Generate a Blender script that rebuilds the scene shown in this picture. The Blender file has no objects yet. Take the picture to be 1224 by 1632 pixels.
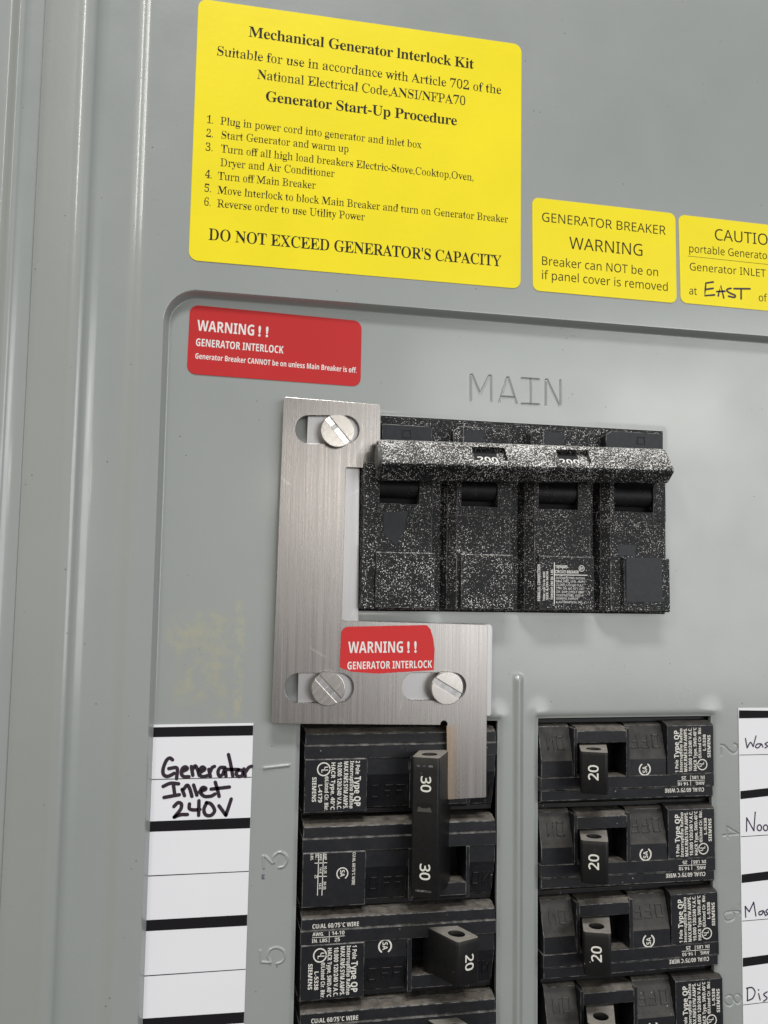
import bpy, bmesh, math, random
import numpy as np
from mathutils import Vector, Matrix

# ------------------------------------------------------------------ camera
# panel coordinates: u right, v up, w out of the panel towards the viewer, in millimetres
RC = np.array([[0.9785030472763073, -0.015598911399068164, -0.20564158245390138],
               [0.03277407309589415, 0.9962253222539723, 0.08038014327353488],
               [0.20361150901578642, -0.08539192738855955, 0.9753207534617426]])
FPX, CAMW = 1450.0, 263.0
MM = 0.001


def _raw(px, py, w=0.0):
    d = np.array([(px - 612) / FPX, (py - 816) / FPX, 1.0])
    p = d * ((CAMW - w) / (d @ RC[:, 2]))
    return np.array([p @ RC[:, 0], -(p @ RC[:, 1])])


ORG = _raw(612, 816)


def P(px, py, w=0.0):
    """measured photo point lying at height w above the panel -> panel (u, v) in mm"""
    q = _raw(px, py, w) - ORG
    return (float(q[0]), float(q[1]))


def W(u, v, w):
    return (u * MM, -w * MM, v * MM)


S = bpy.context.scene
COL = S.collection
cd = bpy.data.cameras.new('camera')
cam = bpy.data.objects.new('camera', cd)
COL.objects.link(cam)
cu, cv = -ORG[0], -ORG[1]


def _ax(r):   # camera-space row -> world vector
    return Vector((RC[r, 0], RC[r, 2], -RC[r, 1]))


cx, cy, cz = _ax(0), -_ax(1), -_ax(2)
M4 = Matrix(((cx[0], cy[0], cz[0], cu * MM), (cx[1], cy[1], cz[1], -CAMW * MM), (cx[2], cy[2], cz[2], cv * MM), (0, 0, 0, 1)))
cam.matrix_world = M4
cd.sensor_fit = 'VERTICAL'
cd.sensor_height = 36.0
cd.lens = FPX / 1632.0 * 36.0
cd.clip_start = 0.005
cd.clip_end = 50.0
S.camera = cam

# ------------------------------------------------------------------ light
world = bpy.data.worlds.new('World')
S.world = world
world.use_nodes = True
nt = world.node_tree
bg = nt.nodes['Background']
tc = nt.nodes.new('ShaderNodeTexCoord')
sp = nt.nodes.new('ShaderNodeSeparateXYZ')
rp = nt.nodes.new('ShaderNodeValToRGB')
mr = nt.nodes.new('ShaderNodeMapRange')
mr.inputs[1].default_value = -1
mr.inputs[2].default_value = 1
nt.links.new(tc.outputs['Generated'], sp.inputs[0])
nt.links.new(sp.outputs[2], mr.inputs[0])
nt.links.new(mr.outputs[0], rp.inputs[0])
nt.links.new(rp.outputs[0], bg.inputs[0])
el = rp.color_ramp.elements
el[0].position = 0.0
el[0].color = (.15, .143, .143, 1)
el[1].position = 1.0
el[1].color = (.36, .365, .37, 1)
for pos, c in ((.38, (.25, .24, .24, 1)), (.46, (.48, .465, .46, 1)), (.50, (.70, .69, .67, 1)), (.60, (.66, .66, .645, 1)), (.72, (.26, .265, .275, 1))):
    e = el.new(pos)
    e.color = c
# the room is a little warmer on its left
mw = nt.nodes.new('ShaderNodeMapRange')
mw.inputs[1].default_value, mw.inputs[2].default_value = -.08, -.45
nt.links.new(sp.outputs[0], mw.inputs[0])
mx = nt.nodes.new('ShaderNodeMix')
mx.data_type = 'RGBA'
mx.blend_type = 'MULTIPLY'
mx.inputs[7].default_value = (1.6, 1.53, 1.32, 1)
nt.links.new(mw.outputs[0], mx.inputs[0])
nt.links.new(rp.outputs[0], mx.inputs[6])
nt.links.new(mx.outputs[2], bg.inputs[0])
bg.inputs[1].default_value = 0.66


def area(name, loc, target, sx, sy, power, color=(1, 1, 1)):
    ld = bpy.data.lights.new(name, 'AREA')
    ld.shape = 'RECTANGLE'
    ld.size, ld.size_y = sx, sy
    ld.energy = power
    ld.color = color
    o = bpy.data.objects.new(name, ld)
    COL.objects.link(o)
    o.location = loc
    o.rotation_euler = (Vector(target) - Vector(loc)).to_track_quat('-Z', 'Y').to_euler()
    return o


area('ceiling_lamp', (-0.05, -0.90, 1.60), (0.02, 0, 0), 0.70, 0.22, 23.5, (1, .995, .98))
area('far_ceiling_lamp', (1.40, -2.40, 0.55), (0.05, 0, 0), 0.36, 0.24, 1.1, (1, .97, .90))
area('left_ceiling_lamp', (-1.05, -1.25, 1.02), (-0.05, 0, 0), 0.13, 0.62, 4.5, (1, .985, .95))
area('second_far_lamp', (0.36, -2.45, 0.285), (0.0, 0, -.02), 0.34, 0.11, 1.1, (1, .96, .88))
area('right_fill_light', (1.30, -2.20, 0.24), (0.05, 0, 0), 1.5, 1.1, 16, (.98, 1, 1))  # broad soft light added to brighten the right side of the panel

S.render.engine = 'CYCLES'
S.view_settings.view_transform = 'Standard'
S.view_settings.look = 'None'
S.view_settings.exposure = 0.0
S.view_settings.gamma = 1.0
S.cycles.max_bounces = 6
S.cycles.use_denoising = True


# ------------------------------------------------------------------ materials
class NG:
    def __init__(self, name):
        self.m = bpy.data.materials.new(name)
        self.m.use_nodes = True
        self.t = self.m.node_tree
        self.b = self.t.nodes['Principled BSDF']

    def n(self, typ, **kw):
        x = self.t.nodes.new(typ)
        for k, v in kw.items():
            setattr(x, k, v)
        return x

    def l(self, a, b):
        self.t.links.new(a, b)

    def obj(self):
        if not hasattr(self, '_tc'):
            self._tc = self.n('ShaderNodeTexCoord')
            self._ov = self._tc.outputs['Object']
            if getattr(self, 'vary', False):      # each object wears differently
                oi = self.n('ShaderNodeObjectInfo')
                va = self.n('ShaderNodeVectorMath', operation='MULTIPLY_ADD')
                self.l(oi.outputs['Random'], va.inputs[0])
                va.inputs[1].default_value = (3.1, 1.7, 2.3)
                self.l(self._ov, va.inputs[2])
                self._ov = va.outputs[0]
        return self._ov

    def mapped(self, scale):
        m = self.n('ShaderNodeMapping')
        self.l(self.obj(), m.inputs[0])
        m.inputs['Scale'].default_value = scale
        return m.outputs[0]

    def noise(self, scale, detail=3, rough=.5, vec=None, dist=0):
        x = self.n('ShaderNodeTexNoise')
        x.inputs['Scale'].default_value = scale
        x.inputs['Detail'].default_value = detail
        x.inputs['Roughness'].default_value = rough
        x.inputs['Distortion'].default_value = dist
        self.l(vec if vec is not None else self.obj(), x.inputs['Vector'])
        return x.outputs[0]

    def ramp(self, fac, stops):
        x = self.n('ShaderNodeValToRGB')
        e = x.color_ramp.elements
        while len(e) < len(stops):
            e.new(.5)
        for i, (p, c) in enumerate(stops):
            e[i].position = p
            e[i].color = (c, c, c, 1) if not isinstance(c, tuple) else (*c, 1)
        self.l(fac, x.inputs[0])
        return x.outputs[0]

    def math(self, op, a, b=None, clamp=False):
        x = self.n('ShaderNodeMath', operation=op, use_clamp=clamp)
        for i, q in enumerate((a, b)):
            if q is None:
                continue
            if isinstance(q, (int, float)):
                x.inputs[i].default_value = q
            else:
                self.l(q, x.inputs[i])
        return x.outputs[0]

    def mix(self, fac, a, b):
        x = self.n('ShaderNodeMix', data_type='RGBA')
        if isinstance(fac, (int, float)):
            x.inputs[0].default_value = fac
        else:
            self.l(fac, x.inputs[0])
        for i, q in ((6, a), (7, b)):
            if isinstance(q, tuple):
                x.inputs[i].default_value = (*q, 1)
            else:
                self.l(q, x.inputs[i])
        return x.outputs[2]

    def bump(self, h, strength, dist):
        x = self.n('ShaderNodeBump')
        x.inputs['Strength'].default_value = strength
        x.inputs['Distance'].default_value = dist
        self.l(h, x.inputs['Height'])
        self.l(x.outputs[0], self.b.inputs['Normal'])
        return x

    def set(self, **kw):
        for k, v in kw.items():
            k = {'color': 'Base Color', 'rough': 'Roughness', 'metal': 'Metallic', 'spec': 'Specular IOR Level', 'aniso': 'Anisotropic',
                 'coat': 'Coat Weight', 'coatr': 'Coat Roughness'}.get(k, k)
            i = self.b.inputs[k]
            if isinstance(v, tuple):
                i.default_value = (*v, 1)
            elif isinstance(v, (int, float)):
                i.default_value = v
            else:
                self.l(v, i)


def box_mask(g, x0, x1, z0, z1, soft):
    """soft rectangle in the object's own x/z, metres"""
    s = g.n('ShaderNodeSeparateXYZ')
    g.l(g.obj(), s.inputs[0])
    out = None
    for o, a, b in ((0, x0, x1), (2, z0, z1)):
        for lo, hi in ((a - soft, a + soft), (b + soft, b - soft)):
            r = g.n('ShaderNodeMapRange', interpolation_type='SMOOTHSTEP')
            r.inputs[1].default_value = lo
            r.inputs[2].default_value = hi
            g.l(s.outputs[o], r.inputs[0])
            out = r.outputs[0] if out is None else g.math('MULTIPLY', out, r.outputs[0])
    return out


def paint_material(name, stains):
    g = NG(name)
    big = g.noise(14, 3)
    col = g.mix(g.ramp(big, [(.3, 0.), (.7, 1.)]), (.298, .319, .311), (.325, .345, .335))
    # tiny chips and specks of dirt
    v = g.n('ShaderNodeTexVoronoi')
    v.inputs['Scale'].default_value = 420
    g.l(g.obj(), v.inputs['Vector'])
    dot = g.ramp(v.outputs['Distance'], [(.07, 1.), (.12, 0.)])
    sparse = g.ramp(g.noise(95, 2), [(.60, 0.), (.66, 1.)])
    col = g.mix(g.math('MULTIPLY', g.math('MULTIPLY', dot, sparse), .7), col, (.06, .06, .06))
    if stains:
        # old adhesive film left by a removed label
        film = g.math('MULTIPLY', box_mask(g, -.0590, -.0440, -.0595, -.0300, .0012), g.ramp(g.noise(260, 5, .6), [(.43, 0.), (.60, 1.)]))
        hole = g.ramp(g.noise(75, 2, .5), [(.40, 0.), (.52, 1.)])
        col = g.mix(g.math('MULTIPLY', g.math('MULTIPLY', film, hole), .62), col, (.40, .385, .28))
        edge = g.math('MULTIPLY', box_mask(g, -.0425, -.0400, -.0595, -.0260, .0006), g.ramp(g.noise(320, 5, .6), [(.44, 0.), (.60, 1.)]))
        col = g.mix(g.math('MULTIPLY', edge, .62), col, (.43, .41, .28))
        edge2 = g.math('MULTIPLY', box_mask(g, -.0620, -.0400, -.0420, -.0330, .0035), g.ramp(g.noise(210, 5, .6), [(.48, 0.), (.62, 1.)]))
        col = g.mix(g.math('MULTIPLY', edge2, .55), col, (.40, .39, .29))
        gr = g.ramp(g.noise(700, 4, .7), [(.62, 0.), (.70, 1.)])
        dirt = g.math('MULTIPLY', g.math('ADD', box_mask(g, .055, .078, -.052, -.036, .008), box_mask(g, -.058, -.042, -.056, -.035, .006), True), gr)
        col = g.mix(g.math('MULTIPLY', dirt, .45), col, (.17, .17, .165))
        ink = g.math('MULTIPLY', box_mask(g, -.0333, -.0324, -.1041, -.1027, .0003), g.ramp(g.noise(1100, 2, .6), [(.36, 0.), (.50, 1.)]))
        col = g.mix(g.math('MULTIPLY', ink, .85), col, (.05, .055, .10))
    g.set(color=col, rough=g.ramp(g.noise(48, 6, .62), [(.3, .27), (.72, .42)]), spec=.55, coat=.75, coatr=.12)
    h = g.math('ADD', g.noise(900, 2), g.math('MULTIPLY', g.noise(230, 2), 1.6))
    g.bump(h, .06, .00030)
    return g.m


def black_material(name, dust=1.0, base=(.0100, .0106, .0132), rough=.42, pmin=.25, dcol=(.215, .190, .158)):
    g = NG(name)
    g.vary = True
    grain = g.noise(500, 4, .6)
    col = g.mix(g.ramp(grain, [(.35, 0.), (.75, 1.)]), base, tuple(c * 1.5 for c in base))
    geo = g.n('ShaderNodeNewGeometry')
    s = g.n('ShaderNodeSeparateXYZ')
    g.l(geo.outputs['Normal'], s.inputs[0])
    up = g.ramp(s.outputs[2], [(.16, 0.), (.62, 1.)])
    patch = g.ramp(g.noise(330, 6, .68), [(.32, pmin), (.70, 1.)])
    fac = g.math('MULTIPLY', g.math('MULTIPLY', up, patch), .80 * dust)
    col = g.mix(fac, col, dcol)
    film = g.math('MULTIPLY', g.ramp(g.noise(130, 5, .65), [(.45, 0.), (.80, 1.)]), .07 * dust * (pmin < .5))
    col = g.mix(film, col, (.15, .14, .125))
    v = g.n('ShaderNodeTexVoronoi')
    v.inputs['Scale'].default_value = 620
    g.l(g.obj(), v.inputs['Vector'])
    dot = g.math('MULTIPLY', g.ramp(v.outputs['Distance'], [(.10, 1.), (.16, 0.)]), g.ramp(g.noise(150, 2), [(.62, 0.), (.66, 1.)]))
    col = g.mix(g.math('MULTIPLY', dot, .6 * dust), col, (.45, .43, .40))
    g.set(color=col, rough=g.math('ADD', g.math('MULTIPLY', fac, .45), rough, True), spec=.27)
    g.bump(g.noise(1500, 3, .6), .12, .0002)
    return g.m


def worn_material():
    """rubbed, greyed plastic along moulded edges"""
    g = NG('worn_black_edge')
    g.vary = True
    f = g.ramp(g.noise(420, 5, .65), [(.42, 0.), (.66, 1.)])
    g.set(color=g.mix(f, (.014, .015, .018), (.24, .235, .228)), rough=.5)
    return g.m


def speckle_material(name, amount, tint=0.0):
    """black moulding splashed with fine white paint overspray"""
    g = NG(name)
    base = g.mix(g.ramp(g.noise(300, 4, .6), [(.35, 0.), (.75, 1.)]), (.0075, .008, .0095), (.016, .016, .018))
    geo = g.n('ShaderNodeNewGeometry')
    s = g.n('ShaderNodeSeparateXYZ')
    g.l(geo.outputs['Normal'], s.inputs[0])
    exposed = g.ramp(s.outputs[2], [(.0, .0), (.30, .0), (.62, 1.)])     # spray fell from above
    base = g.mix(g.math('MULTIPLY', exposed, .0 + 8.0 * tint), base, (.125, .116, .106))
    dens = g.math('ADD', g.math('MULTIPLY', exposed, .11 + tint), g.math('MULTIPLY', g.math('SUBTRACT', g.noise(105, 5, .68), .5), .50))
    acc = None
    for sc, r0, k in ((2350, .225, 1.0), (3200, .17, .95), (1450, .135, 1.0)):
        v = g.n('ShaderNodeTexVoronoi')
        v.inputs['Scale'].default_value = sc
        g.l(g.obj(), v.inputs['Vector'])
        cs = g.n('ShaderNodeSeparateColor')
        g.l(v.outputs['Color'], cs.inputs[0])
        lim = g.math('MULTIPLY', g.math('ADD', g.math('MULTIPLY', cs.outputs[0], r0 * 1.5 * amount), g.math('ADD', dens, r0 * (amount - 1.0) * .8)), k)
        d = g.math('SUBTRACT', lim, v.outputs['Distance'])
        m = g.math('MULTIPLY', d, 14, True)
        acc = m if acc is None else g.math('MAXIMUM', acc, m)
    g.set(color=g.mix(acc, base, (.86, .85, .83)), rough=.50, spec=.24)
    g.bump(acc, .25, .0001)
    return g.m


def plain(name, color, rough=.5, spec=.5, coat=0, bump=None, var=0.0):
    g = NG(name)
    c = color
    if var:
        c = g.mix(g.ramp(g.noise(45, 4), [(.3, 0.), (.7, 1.)]), tuple(q * (1 - var) for q in color), tuple(min(1, q * (1 + var)) for q in color))
    g.set(color=c, rough=rough, spec=spec, coat=coat)
    if bump:
        h = g.noise(bump[0], 3)
        if len(bump) > 3:     # stray air bubbles under the film
            v = g.n('ShaderNodeTexVoronoi')
            v.inputs['Scale'].default_value = 90
            g.l(g.obj(), v.inputs['Vector'])
            bub = g.math('MULTIPLY', g.ramp(v.outputs['Distance'], [(.0, 1.), (.16, 0.)]), g.ramp(g.noise(26, 2), [(.56, 0.), (.62, 1.)]))
            h = g.math('ADD', h, g.math('MULTIPLY', bub, bump[3]))
        g.bump(h, bump[1], bump[2])
    return g.m


def steel_material(name, color, rough, tint=False):
    g = NG(name)
    vec = g.mapped((3600, 0, 9))
    n1 = g.noise(1.0, 2, .5, vec)
    n2 = g.noise(1.0, 2, .5, g.mapped((1100, 0, 16)))
    cloud = g.noise(38, 4, .55)
    col = g.mix(g.ramp(n1, [(.3, 0.), (.7, 1.)]), tuple(c * .94 for c in color), tuple(min(1, c * 1.05) for c in color))
    col = g.mix(g.ramp(cloud, [(.35, 0.), (.75, .30)]), col, tuple(c * .80 for c in color))
    # a few fine scratches
    wv = g.n('ShaderNodeTexVoronoi', feature='DISTANCE_TO_EDGE')
    wv.inputs['Scale'].default_value = 60
    wv.inputs['Randomness'].default_value = 1
    g.l(g.mapped((1.0, 1.0, .45)), wv.inputs['Vector'])
    scr = g.math('MULTIPLY', g.ramp(wv.outputs['Distance'], [(.004, 1.), (.010, 0.)]), g.ramp(g.noise(85, 2), [(.58, 0.), (.66, 1.)]))
    col = g.mix(g.math('MULTIPLY', scr, .16), col, (.92, .92, .92))
    if tint:
        u0 = P(712, 1200, 3.1)[0] * MM
        s = g.n('ShaderNodeSeparateXYZ')
        g.l(g.obj(), s.inputs[0])
        r = g.n('ShaderNodeMapRange')
        r.inputs[1].default_value = u0 + .0046
        r.inputs[2].default_value = u0 - .0004
        g.l(s.outputs[0], r.inputs[0])
        heat = g.math('MULTIPLY', g.math('POWER', r.outputs[0], 1.25), box_mask(g, u0 - .01, u0 + .0055, -.0850, -.0622, .0012))
        col = g.mix(g.math('MULTIPLY', heat, .85), col, (.40, .285, .18))
    g.set(color=col, metal=1.0, rough=g.ramp(n2, [(.25, rough - .05), (.75, rough + .06)]))
    g.bump(g.math('ADD', n1, g.math('MULTIPLY', n2, .6)), .045, .00018)
    return g.m


PAINT = paint_material('grey_enamel', True)
TRIM = paint_material('grey_enamel_trim', False)
BLACK = black_material('black_moulding')
BLACKC = black_material('black_moulding_clean', .35)
DARK = black_material('black_recess', .25, (.004, .004, .005), .7)
HANDLE = black_material('black_handle', 1.0, (.0075, .0075, .008), .38, .72, (.40, .372, .33))
WORN = worn_material()
SPECK = speckle_material('overspray_black', 1.0)
SPECKD = speckle_material('overspray_black_dense', 1.10, .055)
DARKSPECK = speckle_material('overspray_black_sparse', .62)
BARE = black_material('black_bare_patch', .15, (.015, .0165, .021), .40)
YELLOW = plain('yellow_vinyl', (.92, .765, .009), .40, .35, .0, (420, .10, .0004, 2.0), .03)
RED = plain('red_vinyl', (.53, .025, .026), .45, .25, .0, (420, .05, .0004), .04)
REDL = plain('red_vinyl_bright', (.62, .030, .032), .45, .25, 0, (420, .05, .0004), .04)
INK = plain('black_ink', (.014, .012, .009), .6, .25)
INKB = plain('brown_black_ink', (.030, .024, .006), .6, .25)
WHITE = plain('white_ink', (.80, .79, .77), .5)
CREAM = plain('cream_ink', (.75, .735, .68), .5, var=.04)
PAPER = plain('white_card', (.84, .84, .88), .55, .35, 0, (140, .05, .0006), .012)
BAR = plain('black_print', (.008, .007, .009), .7, .2)
MARKER = plain('purple_black_marker', (.022, .010, .022), .45, .5, var=.5)
PEN = plain('violet_pen', (.030, .018, .060), .45, .5, var=.4)
STEEL = steel_material('brushed_steel', (.375, .352, .338), .27, True)
STEELB = steel_material('brushed_steel_base', (.48, .47, .475), .36)
SCREWM = steel_material('machined_steel', (.56, .53, .50), .22)
PINM = black_material('dull_pin', .3, (.10, .10, .098), .35)
SLOTM = plain('bright_slot', (.85, .84, .84), .22)
for _m in (SLOTM,):
    _m.node_tree.nodes['Principled BSDF'].inputs['Metallic'].default_value = 1.0


# ------------------------------------------------------------------ mesh helpers
class MB:
    """collects faces in (u, v, w) mm and links them as one mesh object"""

    def __init__(self):
        self.v, self.f, self.mi = [], [], []

    def poly(self, pts, faces, mi=0):
        o = len(self.v)
        self.v += [tuple(p) for p in pts]
        self.f += [tuple(i + o for i in q) for q in faces]
        self.mi += [mi] * len(faces)

    def box(self, x0, x1, y0, y1, w0, w1, bev=0, mi=0, bmi=None, seg=2):
        self.prism([(x0, y0), (x1, y0), (x1, y1), (x0, y1)], w0, w1, bev, mi, bmi, seg)

    def prism(self, pts, w0, w1, bev=0, mi=0, bmi=None, seg=2, axis='w'):
        n = len(pts)
        A = sum(pts[i][0] * pts[(i + 1) % n][1] - pts[(i + 1) % n][0] * pts[i][1] for i in range(n))
        if A < 0:
            pts = pts[::-1]
        if axis == 'w':
            bot = [(p[0], p[1], w0) for p in pts]
            top = [(p[0], p[1], w1) for p in pts]
        elif axis == 'y':      # pts are (x, w), extruded along y from w0 to w1
            bot = [(p[0], w0, p[1]) for p in pts]
            top = [(p[0], w1, p[1]) for p in pts]
        else:                  # pts are (y, w), extruded along x
            bot = [(w0, p[0], p[1]) for p in pts]
            top = [(w1, p[0], p[1]) for p in pts]
        self.solid(bot, top, bev, mi, bmi, seg)

    def solid(self, bot, top, bev=0, mi=0, bmi=None, seg=2):
        n = len(bot)
        faces = [tuple(range(n))[::-1], tuple(range(n, 2 * n))] + [(i, (i + 1) % n, n + (i + 1) % n, n + i) for i in range(n)]
        bm = bmesh.new()
        vs = [bm.verts.new(p) for p in bot + top]
        for q in faces:
            bm.faces.new([vs[i] for i in q])
        bmesh.ops.recalc_face_normals(bm, faces=bm.faces)
        for q in bm.faces:
            q.material_index = mi
        if bev:
            ed = [e for e in bm.edges if e.calc_face_angle(0) > .35]
            bmesh.ops.bevel(bm, geom=ed, offset=bev, segments=seg, affect='EDGES', profile=.5, material=(bmi if bmi is not None else -1), clamp_overlap=True)
        bm.verts.index_update()
        o = len(self.v)
        self.v += [tuple(v.co) for v in bm.verts]
        for q in bm.faces:
            self.f.append(tuple(v.index + o for v in q.verts))
            self.mi.append(q.material_index)
        bm.free()

    def cyl(self, c, r, w0, w1, n=48, bev=0, mi=0):
        self.prism([(c[0] + r * math.cos(2 * math.pi * i / n), c[1] + r * math.sin(2 * math.pi * i / n)) for i in range(n)], w0, w1, bev, mi)

    def stroke(self, pts, width, w, mi=0, smooth=True, cap=6):
        """flat round-ended pen stroke"""
        p = np.array(pts, float)
        if smooth and len(p) > 2:
            p = spline(p)
        n = len(p)
        t = np.gradient(p, axis=0)
        t /= np.maximum(np.linalg.norm(t, axis=1, keepdims=True), 1e-9)
        nn = np.stack([-t[:, 1], t[:, 0]], 1) * width / 2
        o = len(self.v)
        for a, b in zip(p + nn, p - nn):
            self.v += [(a[0], a[1], w), (b[0], b[1], w)]
        for i in range(n - 1):
            self.f.append((o + 2 * i, o + 2 * i + 1, o + 2 * i + 3, o + 2 * i + 2))
            self.mi.append(mi)
        for c in (p[0], p[-1]):
            o = len(self.v)
            k = 10
            self.v += [(c[0] + width / 2 * math.cos(2 * math.pi * i / k), c[1] + width / 2 * math.sin(2 * math.pi * i / k), w + .004) for i in range(k)]
            self.f.append(tuple(range(o, o + k)))
            self.mi.append(mi)

    def ring(self, c, r, width, w, a0=0, a1=360, n=40):
        self.stroke([(c[0] + r * math.cos(math.radians(a0 + (a1 - a0) * i / n)), c[1] + r * math.sin(math.radians(a0 + (a1 - a0) * i / n))) for i in range(n + 1)], width, w, 0, False)

    def text(self, s, font, p0, p1, w, cap=None, thin=0.0, bold=0.0, mi=0):
        vs, fs, capn = glyphs(s, font, thin, bold)
        p0, p1 = np.array(p0, float), np.array(p1, float)
        d = p1 - p0
        L = np.linalg.norm(d)
        d /= L
        nrm = np.array([-d[1], d[0]])
        x0, x1 = vs[:, 0].min(), vs[:, 0].max()
        k = L / (x1 - x0)
        ky = k if cap is None else cap / capn
        o = len(self.v)
        for x, y in vs:
            q = p0 + d * (x - x0) * k + nrm * y * ky
            self.v.append((q[0], q[1], w))
        for q in fs:
            self.f.append(tuple(i + o for i in q))
            self.mi.append(mi)

    def build(self, name, mats, parent=None, origin=(0, 0, 0), smooth=None):
        me = bpy.data.meshes.new(name)
        ou, ov, ow = origin
        me.from_pydata([W(a - ou, b - ov, c - ow) for a, b, c in self.v], [], self.f)
        mats = mats if isinstance(mats, (list, tuple)) else [mats]
        for m in mats:
            me.materials.append(m)
        me.polygons.foreach_set('material_index', self.mi)
        me.update()
        o = bpy.data.objects.new(name, me)
        COL.objects.link(o)
        if parent is not None:
            o.parent = parent
        else:
            o.location = W(ou, ov, ow)
        if smooth:
            shade(me, smooth)
        return o


def shade(me, ang):
    me.polygons.foreach_set('use_smooth', [True] * len(me.polygons))
    me.set_sharp_from_angle(angle=math.radians(ang))


def spline(p, k=6):
    """Catmull-Rom through the given points"""
    q = np.vstack([2 * p[0] - p[1], p, 2 * p[-1] - p[-2]])
    out = []
    for i in range(1, len(q) - 2):
        a, b, c, d = q[i - 1], q[i], q[i + 1], q[i + 2]
        for j in range(k):
            t = j / k
            out.append(.5 * ((2 * b) + (c - a) * t + (2 * a - 5 * b + 4 * c - d) * t * t + (3 * b - a - 3 * c + d) * t ** 3))
    out.append(q[-2])
    return np.array(out)


BASES = {'serif': (0x1D400, 0x1D41A, 0x1D7CE), 'sans': (0x1D5A0, 0x1D5BA, 0x1D7E2), 'sansb': (0x1D5D4, 0x1D5EE, 0x1D7EC)}


def styled(s, font):
    b = BASES.get(font)
    if not b:
        return s
    out = ''
    for ch in s:
        o = ord(ch)
        if 65 <= o <= 90:
            ch = chr(b[0] + o - 65)
        elif 97 <= o <= 122:
            ch = chr(b[1] + o - 97)
        elif 48 <= o <= 57:
            ch = chr(b[2] + o - 48)
        out += ch
    return out


def curve_mesh(c):
    o = bpy.data.objects.new('tmp', c)
    COL.objects.link(o)
    dg = bpy.context.evaluated_depsgraph_get()
    dg.update()
    me = bpy.data.meshes.new_from_object(o.evaluated_get(dg))
    bpy.data.objects.remove(o)
    bpy.data.curves.remove(c)
    return me


_G = {}


def glyphs(s, font, thin=0.0, bold=0.0):
    key = (s, font, thin, bold)
    if key in _G:
        return _G[key]
    c = bpy.data.curves.new('tmp', 'FONT')
    c.body = styled(s, font)
    c.resolution_u = 3
    c.offset = bold
    c.space_character = .945 if font == 'serif' else 1.0
    me = curve_mesh(c)
    n = len(me.vertices)
    a = np.empty(n * 3)
    me.vertices.foreach_get('co', a)
    vs = a.reshape(-1, 3)[:, :2].copy()
    fs = [tuple(p.vertices) for p in me.polygons]
    if thin > 0:
        # slim the heavy upright stems, leave hairlines: each outline point moves inwards along x
        cnt = {}
        for f in fs:
            for i in range(len(f)):
                e = (f[i], f[(i + 1) % len(f)])
                cnt[tuple(sorted(e))] = cnt.get(tuple(sorted(e)), 0) + 1
        be = np.array([e for e, k in cnt.items() if k == 1])
        A, B = vs[be[:, 0]], vs[be[:, 1]]
        bv = np.unique(be)
        new = vs.copy()
        for i in bv:
            x, y = vs[i]
            y += 1e-4
            lo, hi = np.minimum(A[:, 1], B[:, 1]), np.maximum(A[:, 1], B[:, 1])
            m = (lo <= y) & (hi > y)
            if not m.any():
                continue
            xs = np.sort(A[m, 0] + (B[m, 0] - A[m, 0]) * (y - A[m, 1]) / (B[m, 1] - A[m, 1]))
            j = int(np.argmin(abs(xs - x)))
            if j % 2 == 0 and j + 1 < len(xs):
                t, sg = xs[j + 1] - xs[j], 1
            elif j % 2 == 1:
                t, sg = xs[j] - xs[j - 1], -1
            else:
                continue
            if t > .22:
                continue
            new[i, 0] += sg * max(0, t - .03) * thin * .5
        vs = new
    bpy.data.meshes.remove(me)
    capn = {'serif': .66, 'sans': .714, 'sansb': .714}.get(font, .70)
    _G[key] = (vs, fs, capn)
    return _G[key]


def plate(outlines, thick, bev):
    """solid sheet from 2-D outlines (later ones are holes); verts in mm, w from 0 to thick"""
    c = bpy.data.curves.new('tmp', 'CURVE')
    c.dimensions = '2D'
    c.fill_mode = 'BOTH'
    c.extrude = (thick - 2 * bev) / 2
    c.bevel_depth = bev
    c.bevel_resolution = 1
    c.offset = -bev
    for pts in outlines:
        sp_ = c.splines.new('POLY')
        sp_.points.add(len(pts) - 1)
        for q, p in zip(sp_.points, pts):
            q.co = (p[0], p[1], 0, 1)
        sp_.use_cyclic_u = True
    me = curve_mesh(c)
    n = len(me.vertices)
    a = np.empty(n * 3)
    me.vertices.foreach_get('co', a)
    a = a.reshape(-1, 3)
    a[:, 2] += thick / 2
    fs = [tuple(p.vertices) for p in me.polygons]
    bpy.data.meshes.remove(me)
    return a, fs


def rounded(pts, r, n=7):
    """polygon with filleted corners; r one radius or a list"""
    out = []
    m = len(pts)
    for i in range(m):
        a, b, c = (np.array(pts[(i + k) % m], float) for k in (-1, 0, 1))
        rr = r[i] if isinstance(r, (list, tuple)) else r
        if rr <= 0:
            out.append(tuple(b))
            continue
        d1, d2 = (a - b) / np.linalg.norm(a - b), (c - b) / np.linalg.norm(c - b)
        ang = math.acos(max(-1, min(1, float(d1 @ d2))))
        t = rr / math.tan(ang / 2)
        p, q = b + d1 * t, b + d2 * t
        mid = (d1 + d2) / np.linalg.norm(d1 + d2)
        cen = b + mid * rr / math.sin(ang / 2)
        a0, a1 = math.atan2(*(p - cen)[::-1]), math.atan2(*(q - cen)[::-1])
        da = (a1 - a0 + math.pi) % (2 * math.pi) - math.pi
        out += [(cen[0] + rr * math.cos(a0 + da * k / n), cen[1] + rr * math.sin(a0 + da * k / n)) for k in range(n + 1)]
    return out


def tag(o, label, cat, group=None):
    o['label'] = label
    o['category'] = cat
    if group:
        o['group'] = group
    return o


def empty(name, u, v, w):
    o = bpy.data.objects.new(name, None)
    COL.objects.link(o)
    o.location = W(u, v, w)
    o.empty_display_size = .005
    return o


def zp(ox, oy, s):
    """reader of coordinates noted on an enlargement of the photo"""
    return lambda x, y, w=0.0: P(ox + x / s, oy + y / s, w)


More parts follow.
